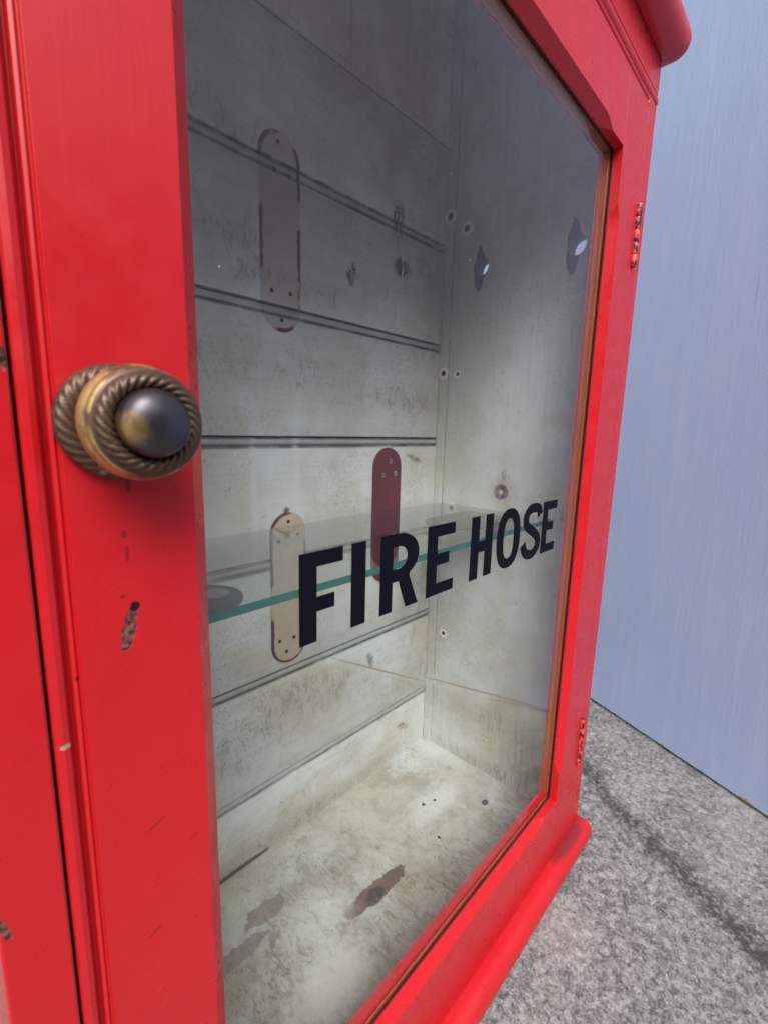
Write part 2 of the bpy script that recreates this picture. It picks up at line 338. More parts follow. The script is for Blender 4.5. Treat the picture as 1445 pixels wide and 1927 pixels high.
def schlick(t):
    g = t.n.new('ShaderNodeNewGeometry'); d = t.n.new('ShaderNodeVectorMath'); d.operation = 'DOT_PRODUCT'
    t.lk(g.outputs['Normal'], d.inputs[0]); t.lk(g.outputs['Incoming'], d.inputs[1])
    c = t.math('SUBTRACT', 1, t.math('ABSOLUTE', d.outputs['Value']))
    return t.math('MULTIPLY_ADD', t.math('POWER', c, 5), .96, .04, clamp=True)
def pane_mat():
    t = NT('clear_window_glass'); n = t.n
    tr = n.new('ShaderNodeBsdfTransparent'); tr.inputs[0].default_value = (.965, .975, .97, 1)
    gl = n.new('ShaderNodeBsdfGlossy'); gl.inputs['Roughness'].default_value = .015
    mx = n.new('ShaderNodeMixShader'); t.lk(schlick(t), mx.inputs[0]); t.lk(tr.outputs[0], mx.inputs[1]); t.lk(gl.outputs[0], mx.inputs[2])
    # a thin film of dust and a few specks
    df = n.new('ShaderNodeBsdfDiffuse'); df.inputs[0].default_value = (.7, .7, .7, 1)
    dust = t.math('ADD', t.rng(t.noise(5, 5, .7), .4, .8, .0008, .006),
                  t.math('MULTIPLY', t.rng(t.voro(46, co=t.map(loc=(2, 5, 1))), .016, .026, 1, 0), .6))
    m2 = n.new('ShaderNodeMixShader'); t.lk(dust, m2.inputs[0]); t.lk(mx.outputs[0], m2.inputs[1]); t.lk(df.outputs[0], m2.inputs[2])
    t.lk(m2.outputs[0], n['Material Output'].inputs[0]); return t.m
PANE = pane_mat()
def shelf_mat():
    t = NT('shelf_glass'); n = t.n
    tr = n.new('ShaderNodeBsdfTransparent'); tr.inputs[0].default_value = (.94, .965, .955, 1)
    gl = n.new('ShaderNodeBsdfGlossy'); gl.inputs['Roughness'].default_value = .02
    mx = n.new('ShaderNodeMixShader'); t.lk(schlick(t), mx.inputs[0]); t.lk(tr.outputs[0], mx.inputs[1]); t.lk(gl.outputs[0], mx.inputs[2])
    t.lk(mx.outputs[0], n['Material Output'].inputs[0]); return t.m
SHELF = shelf_mat()
def edge_mat():
    t = NT('green_glass_edge')
    b = t.mix(t.noise(30, 3), (.026, .13, .10), (.045, .18, .14)); b = t.mix(t.rng(t.noise(70, 4), .58, .7, 0, .6), b, (.04, .12, .10))
    return t.done(b, .3, .4)
EDGE = edge_mat()

def panel_mat():
    t = NT('blue_grey_brushed_panel_paint')
    g = t.noise(1, 6, .7, .4, co=t.map((55, 55, 3.5))); g2 = t.noise(1, 4, .6, .8, co=t.map((220, 220, 9))); c = t.noise(4, 5, .6)
    b = t.mix(c, (.335, .425, .63), (.39, .48, .69))
    b = t.mix(t.rng(g, .45, .75, 0, .16), b, (.60, .65, .80)); b = t.mix(t.rng(g2, .6, .75, 0, .16), b, (.34, .38, .58))
    wh = t.math('MULTIPLY', t.rng(t.noise(1, 5, .7, co=t.map((30, 30, 3), loc=(1, 1, 2))), .58, .75), .16)
    b = t.mix(wh, b, (.66, .72, .84))
    b = t.mix(t.rng(t.voro(7, co=t.map(loc=(.3, .8, .4))), .018, .022, 1, 0), b, (.75, .78, .78))
    ln = t.math('MULTIPLY', t.rng(t.noise(1, 3, .6, .3, co=t.map((160, 160, 6), loc=(4, 2, 7))), .68, .74), t.rng(t.noise(5, 2, co=t.map(loc=(5, 5, 5))), .5, .62))
    b = t.mix(t.math('MULTIPLY', ln, .5), b, (.20, .22, .38))
    h = t.math('ADD', t.math('ADD', g, t.math('MULTIPLY', g2, .7)), t.math('MULTIPLY', t.noise(190, 3), .35))
    t.bump(h, .42, .0012)
    return t.done(b, t.rng(g, .3, .7, .44, .60), .5)
PANEL = panel_mat()
RAWPLY = simple('raw_plywood_edge', (.50, .30, .17), .8, var=.5, scale=150)

def ground_mat():
    t = NT('rough_grey_stone_paving')
    n1 = t.noise(125, 7, .78, .3); n2 = t.noise(7, 4, .6); n3 = t.noise(380, 4, .7, .3)
    v = t.voro(95, co=t.map((1, 1.35, 1)))
    b = t.mix(t.rng(n1, .36, .65), (.066, .068, .072), (.36, .352, .338))
    b = t.mix(t.rng(n3, .5, .72, 0, .55), b, (.60, .57, .545))
    b = t.mix(t.rng(n3, .28, .44, .6, 0), b, (.045, .047, .055))
    b = t.mix(t.rng(n2, .45, .7, 0, .35), b, (.52, .46, .42))
    b = t.mix(t.rng(v, .10, .34, .55, 0), b, (.20, .21, .24))
    # the dark mossy crack line that runs away from the corner of the plinth
    d = t.n.new('ShaderNodeSeparateXYZ'); t.lk(t.co, d.inputs[0])
    # line from (0.80,0.02) to (0.62,-0.26)
    dx, dy = CR1[0] - CR0[0], CR1[1] - CR0[1]; L = math.hypot(dx, dy); nx, ny = -dy / L, dx / L
    dd = t.math('ADD', t.math('MULTIPLY', t.math('SUBTRACT', d.outputs[0], CR0[0]), nx), t.math('MULTIPLY', t.math('SUBTRACT', d.outputs[1], CR0[1]), ny))
    dd = t.math('ADD', dd, t.math('MULTIPLY', t.math('SUBTRACT', t.noise(14, 7, .75), .5), .085))
    dd = t.math('ABSOLUTE', dd)
    mk = t.math('MULTIPLY', t.rng(dd, .003, .024, 1, 0), t.math('MULTIPLY', t.rng(n1, .44, .60, 1, .1), t.rng(t.noise(22, 4, .7), .28, .46)))
    damp = t.math('MULTIPLY', t.rng(t.noise(13, 5, .7, co=t.map(loc=(3, 3, 3))), .55, .66), .35); b = t.mix(damp, b, (.09, .09, .085))
    b = t.mix(t.math('MULTIPLY', t.math('MULTIPLY', t.rng(dd, .006, .045, 1, 0), t.rng(n1, .38, .58, 1, .25)), .6), b, (.075, .075, .07)); b = t.mix(t.math('MULTIPLY', mk, .75), b, (.035, .035, .028))
    h = t.math('ADD', t.math('MULTIPLY', n1, 1.2), t.math('MULTIPLY', n3, .5)); h = t.math('ADD', h, t.math('MULTIPLY', v, .6))
    h = t.math('SUBTRACT', h, t.math('MULTIPLY', mk, .5))
    t.bump(h, .8, .0030)
    return t.done(b, t.rng(n1, .35, .65, .62, .36), .5)
CR0, CR1 = (.80, .02), (.62, -.26)
GROUND = ground_mat()

# ------------------------------------------------------------------ mesh helpers
def obj(name, bm_or, mats, parent=None, bevel=0, smooth=False, seg=2):
    if isinstance(bm_or, bmesh.types.BMesh):
        bmesh.ops.recalc_face_normals(bm_or, faces=bm_or.faces)
        me = bpy.data.meshes.new(name); bm_or.to_mesh(me); bm_or.free()
    else:
        me = bm_or
    o = bpy.data.objects.new(name, me); col.objects.link(o)
    if not isinstance(mats, (list, tuple)): mats = [mats]
    idx = [p.material_index for p in me.polygons]; me.materials.clear()
    for mm in mats: me.materials.append(mm)
    me.polygons.foreach_set('material_index', [min(k, len(mats) - 1) for k in idx])
    if parent:
        o.parent = parent
        if not parent.parent and parent.type == 'EMPTY': o.matrix_parent_inverse = Matrix.Translation(-parent.location)
    if smooth:
        for p in me.polygons: p.use_smooth = True
    if bevel:
        b = o.modifiers.new('edge', 'BEVEL'); b.width = bevel; b.segments = seg; b.limit_method = 'ANGLE'; b.angle_limit = R(30)
        for p in me.polygons: p.use_smooth = True
        me.update()
        b.harden_normals = True
    return o
def box(bm, x0, x1, y0, y1, z0, z1, mi=0):
    v = [bm.verts.new((x, y, z)) for z in (z0, z1) for y in (y0, y1) for x in (x0, x1)]
    for f in ((0, 1, 3, 2), (4, 6, 7, 5), (0, 4, 5, 1), (2, 3, 7, 6), (0, 2, 6, 4), (1, 5, 7, 3)):
        bm.faces.new([v[i] for i in f]).material_index = mi
def loft(bm, secs, mi=0, caps=True, closed=True):
    rows = [[bm.verts.new(p) for p in s] for s in secs]; n = len(rows[0])
    for a, b in zip(rows, rows[1:]):
        for i in range(n if closed else n - 1):
            j = (i + 1) % n
            bm.faces.new((a[i], a[j], b[j], b[i])).material_index = mi
    if caps:
        bm.faces.new(rows[0][::-1]).material_index = mi; bm.faces.new(rows[-1]).material_index = mi
def poly_prism(bm, pts, off, mi=0):
    """pts: list of 3D points of a flat outline, off: extrusion vector"""
    a = [bm.verts.new(p) for p in pts]; b = [bm.verts.new(Vector(p) + Vector(off)) for p in pts]
    n = len(a)
    bm.faces.new(a[::-1]).material_index = mi; bm.faces.new(b).material_index = mi
    for i in range(n): bm.faces.new((a[i], a[(i + 1) % n], b[(i + 1) % n], b[i])).material_index = mi
def new(): return bmesh.new()

cab = bpy.data.objects.new('fire_hose_cabinet', None); col.objects.link(cab); cab.location = (.317, .14, GZ)
cab.empty_display_size = .1
cab['label'] = 'red painted wooden fire hose cabinet with glazed door and round brass knob'
cab['category'] = 'cabinet'

# ------------------------------------------------------------------ ground and panel
def ground():
    def axis(a, b, step, far):
        v = [a + i * step for i in range(int((b - a) / step) + 1)]
        s = step; x = v[-1]
        while x < far: s *= 1.35; x += s; v.append(x)
        s = step; x = v[0]; lo = []
        while x > -far: s *= 1.35; x -= s; lo.append(x)
        return lo[::-1] + v
    xs = axis(.30, 1.15, .0028, 60); ys = axis(-.30, .25, .0028, 60)
    verts = []
    for y in ys:
        for x in xs:
            h = 0
            if -.6 < x < 2 and -1.2 < y < 1.2:
                p = Vector((x * 62, y * 62, 0)); q = Vector((x * 14, y * 14, 3))
                h = noise.noise(p) * .0016 + noise.noise(p * 2.1) * .0011 + noise.noise(q) * .0014 - .0016
            verts.append((x, y, GZ + h - .001))
    nx = len(xs); faces = [(j * nx + i, j * nx + i + 1, (j + 1) * nx + i + 1, (j + 1) * nx + i) for j in range(len(ys) - 1) for i in range(nx - 1)]
    me = bpy.data.meshes.new('ground'); me.from_pydata(verts, [], faces); me.update()
    o = obj('ground', me, GROUND, smooth=True); o['kind'] = 'structure'
ground()

def wall_panel():
    A = Vector((1.062, .1195, 0)); B = Vector((.9150, -.2150, 0)); u = (B - A).normalized(); n = Vector((u.y, -u.x, 0))
    # n must point to the camera side (-x)
    if n.x > 0: n = -n
    root = bpy.data.objects.new('painted_panel', None); col.objects.link(root); root.location = A.lerp(B, .5) + Vector((0, 0, GZ))
    root['label'] = 'pale blue grey brushed plywood panel standing on the paving behind the cabinet'; root['category'] = 'panel'
    bm = new()
    a = A - u * .75; b = B + u * .95; z0, z1 = GZ + .0035, 1.75
    N = 160
    lo, hi = [], []
    for i in range(N + 1):
        p = a.lerp(b, i / N)
        jag = .0010 * noise.noise(Vector((i * .8, 0, 0))) + .0012 * max(0, noise.noise(Vector((i * .33, 4, 0))))
        lo.append((p, z0 + jag)); hi.append((p, z1))
    rows = []
    for k, (p, z) in enumerate(lo):
        rows.append([bm.verts.new((p.x, p.y, z)), bm.verts.new((p.x, p.y, z1)),
                     bm.verts.new((p.x - n.x * .018, p.y - n.y * .018, z1)), bm.verts.new((p.x - n.x * .018, p.y - n.y * .018, z))])
    for r0, r1 in zip(rows, rows[1:]):
        for i in range(4): bm.faces.new((r0[i], r0[(i + 1) % 4], r1[(i + 1) % 4], r1[i]))
    bm.faces.new(rows[0]); bm.faces.new(rows[-1][::-1])
    obj('panel_face', bm, PANEL, root)
    # raw chipped sliver showing along the bottom edge
    bm = new()
    rnd = random.Random(2)
    for t0, t1 in ((.318, .345), (.36, .41), (.17, .182)):
        p0, p1 = A + u * t0, A + u * t1
        pts = []
        for k in range(9):
            p = p0.lerp(p1, k / 8) + n * .0006; pts.append((p.x, p.y, GZ + .0042 + (.0035 * math.sin(math.pi * k / 8) * rnd.uniform(.4, 1))))
        for k in range(8, -1, -1):
            p = p0.lerp(p1, k / 8) + n * .0006; pts.append((p.x, p.y, GZ + .0035))
        pts = pts[:9] + pts[9:]
        poly_prism(bm, pts, (-n.x * .0012, -n.y * .0012, 0))
        obj('chipped_edge', bm, RAWPLY, root); bm = new()
wall_panel()

def added_wall():  # unseen wall added to block low sky and darken the upper interior
    root = bpy.data.objects.new('added_wall', None); col.objects.link(root); root.location = (.5, -2.7, GZ)
    root['label'] = 'grey blue rendered wall added behind the viewer to block low sky, mirrored in the glass door'; root['category'] = 'wall'
    bm = new(); box(bm, -4.5, 5.5, -2.85, -2.7, GZ - .01, 1.55); obj('added_wall_face', bm, simple('added_wall_grey_blue', (.20, .21, .25), .8, var=.35, scale=9), root)
    bm = new(); box(bm, -4.5, 5.5, -2.88, -2.67, 1.5502, 1.61); obj('added_wall_coping', bm, simple('added_wall_coping_stone', (.30, .30, .29), .8, scale=30), root)
added_wall()

# ------------------------------------------------------------------ carcass
P = cab
def side_panel_right():
    bm = new(); box(bm, IR + .0004, SR, 0, D + .012, -.3512, CT)
    me = bpy.data.meshes.new('tmp'); bmesh.ops.recalc_face_normals(bm, faces=bm.faces); bm.to_mesh(me); bm.free()
    o = bpy.data.objects.new('tmp', me); col.objects.link(o)
    cuts = []
    for (y, z) in ((.2115, .4755), (.0695, .4735)):
        b2 = new(); N = 40; rr = .0122
        ring = [(y + rr * math.cos(2 * math.pi * i / N), z + rr * 1.06 * math.sin(2 * math.pi * i / N)) for i in range(N)]
        poly_prism(b2, [(IR - .02, a, b) for a, b in ring], (.08, 0, 0)); bmesh.ops.recalc_face_normals(b2, faces=b2.faces)
        m2 = bpy.data.meshes.new('c'); b2.to_mesh(m2); b2.free(); c = bpy.data.objects.new('c', m2); col.objects.link(c); cuts.append(c)
        md = o.modifiers.new('b', 'BOOLEAN'); md.object = c; md.operation = 'DIFFERENCE'; md.solver = 'EXACT'
    # notch above the door for the frieze
    b2 = new(); box(b2, IR - .03, SR + .03, -.02, .0205, .6150, CT + .05)
    bmesh.ops.recalc_face_normals(b2, faces=b2.faces)
    m2 = bpy.data.meshes.new('c'); b2.to_mesh(m2); b2.free(); c = bpy.data.objects.new('c', m2); col.objects.link(c); cuts.append(c)
    md = o.modifiers.new('b', 'BOOLEAN'); md.object = c; md.operation = 'DIFFERENCE'; md.solver = 'EXACT'
    dg = bpy.context.evaluated_depsgraph_get(); me2 = bpy.data.meshes.new_from_object(o.evaluated_get(dg))
    for c in cuts + [o]: bpy.data.objects.remove(c)
    me2.name = 'side_panel'
    ob = obj('side_panel', me2, [RED_V, SIDE, PADB], P)
    for p in me2.polygons:
        p.material_index = 0
        if p.normal.x < -.9 and p.center.x < IR + .002: p.material_index = 1
        elif (Vector((p.center.y, p.center.z)) - Vector((.2115, .4755))).length < .0135 or (Vector((p.center.y, p.center.z)) - Vector((.0695, .4735))).length < .0135: p.material_index = 2
    b = ob.modifiers.new('edge', 'BEVEL'); b.width = .0012; b.segments = 3; b.limit_method = 'ANGLE'
    return ob
side_panel_right()
bm = new(); box(bm, SL, IL - .0004, 0, D + .012, -.3512, .6146); box(bm, SL, IL - .0004, .0207, D + .012, .6149, CT)
for f in bm.faces:
    if f.calc_center_median().x > IL - .002: f.material_index = 1
obj('side_panel', bm, [RED_V, SIDE], P, bevel=.0012, seg=3)
# narrow strip glued up the back corner of each side
for x0, x1 in ((IR - .0012, IR + .0003), (IL - .0003, IL + .0012)):
    bm = new(); box(bm, x0, x1, .2615, D - .0004, FZ + .0004, CT - .0124); obj('corner_strip', bm, SIDE, P, bevel=.0004)

# frieze with a small bead along its lower edge, cornice, plinth
bm = new()
prof = [(0, .6262), (0, CT), (.0200, CT), (.0200, .6154), (.0006, .6154), (-.0009, .6175), (-.0012, .6205), (-.0006, .6235), (.0012, .6245), (.0012, .6256)]
loft(bm, [[(x, y, z) for y, z in prof] for x in (SL, SR)]); obj('frieze', bm, RED_H, P, bevel=.0005)
def nosing(name, z0, z1, ov, mat, y1, rr, hollow=False):
    """board with a rounded nose on the front and both ends, corners rounded in plan"""
    bm = new(); h = (z1 - z0) / 2; zc = (z0 + z1) / 2; secs = []; K = 14
    for k in range(K + 1):
        a = -math.pi / 2 + math.pi * k / K
        ins = rr * (1 - math.cos(a)); z = zc + h * math.sin(a)
        x0, x1, y0 = SL - ov + ins, SR + ov - ins, -ov + ins; c = max(.004, .012 - ins * .5)
        pts = []
        for cx, cy, s0 in ((x0 + c, y0 + c, 180), (x1 - c, y0 + c, 270)):
            for q in range(7):
                t = R(s0 + 90 * q / 6); pts.append((cx + c * math.cos(t), cy + c * math.sin(t), z))
        if hollow: pts += [(x1, y1, z), (SR + .0004, y1, z), (SR + .0004, -.0004, z), (SL - .0004, -.0004, z), (SL - .0004, y1, z), (x0, y1, z)]
        else: pts += [(x1, y1, z), (x0, y1, z)]
        secs.append(pts)
    loft(bm, secs); o = obj(name, bm, mat, P, smooth=True)
    o.data.set_sharp_from_angle(angle=R(40)); return o
nosing('cornice', CZ + .0004, .7030, .0245, RED_H, D + .0115, .019, hollow=True)
nosing('plinth', GZ + .0010, -.3514, .0205, RED_W, D + .012, .0150)

# inside: floor, ceiling, back boards, back rail
bm = new(); box(bm, IL, IR, .0235, D + .010, -.3511, FZ); obj('floor_panel', bm, FLOOR, P)
bm = new(); box(bm, IL, IR, .0207, D + .010, CT - .012, CT - .0002); obj('ceiling_panel', bm, SIDE, P)
seams = [.5195, .3705, .2212, .0710, -.0812, -.2322, FZ - .012]
tops = [.6550] + seams
for i in range(7):
    zt, zb = tops[i], tops[i + 1]
    j = random.uniform(-.0003, .0003)
    y = D + j
    if i == 0: top = [(y + .009, zt), (y, zt)]
    else:       # bead and quirk below the joint
        b0 = zt - .0022
        top = [(y + .009, b0), (y + .0028, b0), (y + .0008, b0 - .0010), (y + .0001, b0 - .0030), (y + .0004, b0 - .0055), (y + .0014, b0 - .0072),
               (y + .0036, b0 - .0080), (y + .0036, b0 - .0092), (y + .0010, b0 - .0104), (y, b0 - .0125)]
    bot = [(y, zb + .0016), (y + .0007, zb + .0004), (y + .009, zb)]
    sec = top + bot; N = 60
    bm = new(); secs = []
    for k in range(N + 1):
        x = IL + .001 + (IR - IL - .002) * k / N
        # slightly nibbled edges
        e = .00045 * noise.noise(Vector((x * 90, i * 7.3, 0)))
        f = .00035 * noise.noise(Vector((x * 60, i * 3.1, 9)))
        s = []
        for q, (yy, zz) in enumerate(sec):
            dz = e if q < len(top) else f
            s.append((x, yy, zz + dz))
        secs.append(s)
    loft(bm, secs); o = obj('back_board', bm, BOARDS, P, smooth=True); o.data.set_sharp_from_angle(angle=R(35))
RAILM = cream('aged_cream_rail_paint', 'z', [], grime=.4, tone=1.3)
bm = new(); box(bm, IL + .0014, IR - .0014, D + .0002, D + .0090, .6564, CT - .0122); obj('back_rail', bm, RAILM, P)
bm = new(); box(bm, IL - .0, IR, D + .0095, D + .0118, -.3511, CT); obj('backing', bm, BLACK_GAP, P)

# ------------------------------------------------------------------ door: stiles and rails with stopped chamfers
def stile(side):
    C = .0082; zs0, zs1 = OB + .058, OT - .072
    stops = [DB, OB, OB + .001, zs0 - .010, zs0 - .005, zs0 + .001, zs0 + .006]
    lv = [0, 0, 0, .0003, .35, .82, 1]
    zs = stops + [zs1 - .006, zs1 - .001, zs1 + .005, zs1 + .010, OT - .001, OT, DT - (.0082 if side > 0 else 0)]
    ls = lv + [1, .82, .35, .0003, 0, 0, 0]
    bm = new(); secs = []
    for z, l in zip(zs, ls):
        c = max(.00025, C * l)
        if side < 0:
            xi = OL; xin = OL + .0080
            outer = [(DL, .024), (DL, .0016), (DL + .0009, .0004), (DL + .0030, -.0002), (DL + .0050, .0004), (DL + .0063, .0020),
                     (DL + .0069, .0042), (DL + .0076, .0042), (DL + .0082, .0014), (DL + .0094, .0007), (DL + .0103, .0016), (DL + .0108, .0016), (DL + .0113, 0)]
            xin0 = xin
            inner = [(xin0 - c, 0), (xin0, c * 1.0), (xin0, .0105), (xin0 - .008, .0105), (xin0 - .008, .024)]
            s = outer + inner
        else:
            xin0 = OR_ - .0080
            s = [(DR, .024), (DR, 0), (xin0 + c, 0), (xin0, c), (xin0, .0105), (xin0 + .008, .0105), (xin0 + .008, .024)]
        secs.append([(x, y, z) for x, y in s])
    if side > 0:
        bp = [(.0235, DT), (.0012, DT), (.0002, DT - .0008), (-.0004, DT - .0030), (.0002, DT - .0050), (.0022, DT - .0060), (.0030, DT - .0066), (.0030, DT - .0074), (.0012, DT - .0081), (.0235, DT - .0081)]
        loft(bm, [[(x, y, z) for y, z in bp] for x in (OR_ - .0080, DR)])
    loft(bm, secs); o = obj('door_stile', bm, RED_V, P, bevel=.0005)
    return o
def rail(top):
    C = .0082; g = .0004
    xa, xb = OL + .0080 + g, OR_ - .0080 - g          # between the stiles
    xs0, xs1 = xa + .050, xb - .044
    xs = [xa, xs0 - .010, xs0 - .004, xs0 + .002, xs0 + .008, xs1 - .008, xs1 - .002, xs1 + .004, xs1 + .010, xb]
    ls = [0, .0, .35, .82, 1, 1, .82, .35, 0, 0]
    bm = new(); secs = []
    for x, l in zip(xs, ls):
        c = max(.00025, C * l)
        if top:
            zi = OT - .0080
            s = [(.024, DT), (.0012, DT), (.0002, DT - .0008), (-.0004, DT - .0030), (.0002, DT - .0050), (.0022, DT - .0060), (.0030, DT - .0066), (.0030, DT - .0074), (0, DT - .0082),
                 (0, zi + c), (c, zi), (.0105, zi), (.0105, zi + .008), (.024, zi + .008)]
        else:
            zi = OB + .0080
            s = [(.024, DB), (0, DB), (0, zi - c), (c, zi), (.0105, zi), (.0105, zi - .008), (.024, zi - .008)]
        secs.append([(x, y, z) for y, z in s])
    loft(bm, secs); o = obj('door_rail', bm, RED_H, P, bevel=.0005)
    return o
stile(-1); stile(1); rail(True); rail(False)
# the top corner of the right stile carries on the bead line: short beaded block ends are part of the stile face
XI0, XI1, ZI0, ZI1 = OL + .0080, OR_ - .0080, OB + .0080, OT - .0080
# glass pane
bm = new(); box(bm, XI0 - .0072, XI1 + .0072, GY + .0003, GY + .0030, ZI0 - .0072, ZI1 + .0072)
pane = obj('glass_pane', bm, PANE, P)
# dark strip standing in for the gap shadow round the glass
def frame_strip(name, mat, y0, y1, win, wout, bevel=0, mats=None):
    segs = [('h', ZI0), ('h', ZI1), ('v', XI0), ('v', XI1)]; f0, f1 = y0, y1
    for k, c in segs:
        y0 = f0(c) if callable(f0) else f0; y1 = f1(c) if callable(f1) else f1
        bm = new(); sg = 1 if c in (ZI0, XI0) else -1
        a, b = c - sg * wout, c + sg * win
        lo, hi = min(a, b), max(a, b)
        if k == 'h': box(bm, XI0 - wout + (win + wout) * 0 + .0000, XI1 + wout, y0, y1, lo, hi)
        else: box(bm, lo, hi, y0, y1, ZI0 + win + .0001, ZI1 - win - .0001)
        obj(name, bm, mat, P, bevel=bevel)
frame_strip('gap_shadow_strip', BLACK_GAP, GY - .0007, GY + .0002, .0006, -.0002)
frame_strip('glazing_bead', BEAD, GY + .0032, lambda c: .0158 if c == ZI0 else .0236, .0002, .0070, bevel=.0014)
frame_strip('inner_lip', RED_V, lambda c: .0160 if c == ZI0 else .0238, .0256, .0009, .0070, bevel=.0012)

# gap shadows are real gaps; a near-black strip sits deep inside each
bm = new(); box(bm, IL - .0003, DL - .0001, .0140, .0200, DB, DT); obj('black_gap_strip', bm, BLACK_GAP, P)

# ------------------------------------------------------------------ lettering on the glass
def letter_mesh(name, outlines):
    cu = bpy.data.curves.new(name, 'CURVE'); cu.dimensions = '2D'; cu.fill_mode = 'BOTH'; cu.extrude = .00012
    for pts in outlines:
        sp = cu.splines.new('POLY'); sp.points.add(len(pts) - 1); sp.use_cyclic_u = True
        for q, (a, b) in zip(sp.points, pts): q.co = (a, b, 0, 1)
    o = bpy.data.objects.new('tmp', cu); col.objects.link(o)
    dg = bpy.context.evaluated_depsgraph_get(); me = bpy.data.meshes.new_from_object(o.evaluated_get(dg))
    bpy.data.objects.remove(o)
    me.transform(Matrix.Rotation(R(90), 4, 'X')); me.transform(Matrix.Translation((0, GY - .0000, 0)))
    me.name = 'letter'
    ob = obj('letter', me, LETTER, pane); ob['label'] = 'black letter ' + name
    ob.matrix_parent_inverse = Matrix.Identity(4)
    return ob
Z0, Z1 = .1036, .1604; TH, TW = .0094, .0130
def pen(path, closed=False, hw=.0064, hh=.0047):
    L, Rr = [], []; n = len(path)
    for i, (x, z) in enumerate(path):
        a = path[(i - 1) % n] if (closed or i) else path[i]; b = path[(i + 1) % n] if (closed or i < n - 1) else path[i]
        tx, tz = b[0] - a[0], b[1] - a[1]; l = math.hypot(tx, tz); nx, nz = -tz / l, tx / l
        w_ = 1 / math.sqrt((nx / hw) ** 2 + (nz / hh) ** 2)
        L.append((x + nx * w_, z + nz * w_)); Rr.append((x - nx * w_, z - nz * w_))
    return (L, Rr) if closed else (L + Rr[::-1],)
zm = .1262   # middle-bar centre
x0, x1 = .1340, .1678
letter_mesh('F', [[(x0, Z0), (x0, Z1), (x1, Z1), (x1, Z1 - TH), (x0 + TW, Z1 - TH), (x0 + TW, zm + TH / 2 + .0012), (x0 + .0270, zm + TH / 2 + .0012), (x0 + .0270, zm - TH / 2 + .0012), (x0 + TW, zm - TH / 2 + .0012), (x0 + TW, Z0)]])
letter_mesh('I', [[(.1751, Z0), (.1751, Z1), (.1881, Z1), (.1881, Z0)]])
# R
x0 = .2020
out = [(x0, Z0), (x0, Z1), (.2215, Z1)]
cx, cz, rx_, rz_ = .2215, .1437, .0222, .0167
for k in range(1, 18):
    t = math.pi / 2 - math.pi * k / 18 * .86; out.append((cx + rx_ * math.cos(t), cz + rz_ * math.sin(t)))
out += [(.2332, .1272), (.2440, Z0), (.2300, Z0), (.2212, .1252), (x0 + TW, .1252), (x0 + TW, Z0)]
inn = [(x0 + TW, .1345), (x0 + TW, Z1 - TH), (.2215, Z1 - TH)]
for k in range(1, 17):
    t = math.pi / 2 - math.pi * k / 17; inn.append((.2215 + .0090 * math.cos(t), (.1345 + Z1 - TH) / 2 + (Z1 - TH - .1345) / 2 * math.sin(t)))
inn.append((.2215, .1345))
letter_mesh('R', [out, inn])
def E(x0, x1, tw=TW):
    m_ = x0 + (x1 - x0) * .80; zc = .1325
    return [[(x0, Z0), (x0, Z1), (x1, Z1), (x1, Z1 - TH), (x0 + tw, Z1 - TH), (x0 + tw, zc + TH / 2), (m_, zc + TH / 2), (m_, zc - TH / 2), (x0 + tw, zc - TH / 2),
             (x0 + tw, Z0 + TH), (x1, Z0 + TH), (x1, Z0)]]
letter_mesh('E', E(.2538, .2900))
x0, x1 = .3145, .3506
letter_mesh('H', [[(x0, Z0), (x0, Z1), (x0 + TW, Z1), (x0 + TW, .1375), (x1 - TW, .1375), (x1 - TW, Z1), (x1, Z1), (x1, Z0), (x1 - TW, Z0), (x1 - TW, .1275), (x0 + TW, .1275), (x0 + TW, Z0)]])
def sup(cx, cz, a, b, e=2.35, n=56):
    o_ = []
    for k in range(n):
        t = 2 * math.pi * k / n; c, s = math.cos(t), math.sin(t)
        o_.append((cx + a * math.copysign(abs(c) ** (2 / e), c), cz + b * math.copysign(abs(s) ** (2 / e), s)))
    return o_
ox, oz = .3812, .1320
letter_mesh('O', [sup(ox, oz, .0228, .0294), sup(ox, oz, .0100, .0198, 2.5)])
# S as a pen stroke
sp_ctrl = [(.4473, .1478), (.4432, .1545), (.4350, .1565), (.4235, .1556), (.4160, .1490), (.4172, .1400), (.4265, .1345), (.4370, .1290), (.4448, .1225), (.4445, .1140), (.4360, .1078), (.4240, .1080), (.4160, .1128), (.4120, .1205)]
def catmull(c, n=7):
    r = []; m_ = len(c)
    for i in range(m_ - 1):
        p0, p1, p2, p3 = c[max(i - 1, 0)], c[i], c[i + 1], c[min(i + 2, m_ - 1)]
        for k in range(n):
            t = k / n
            r.append(tuple(.5 * ((2 * p1[a]) + (-p0[a] + p2[a]) * t + (2 * p0[a] - 5 * p1[a] + 4 * p2[a] - p3[a]) * t * t + (-p0[a] + 3 * p1[a] - 3 * p2[a] + p3[a]) * t ** 3) for a in (0, 1)))
    r.append(c[-1]); return r
letter_mesh('S', list(pen(catmull(sp_ctrl), hw=.0060, hh=.0050)))
letter_mesh('E', E(.4538, .4885, .0125))

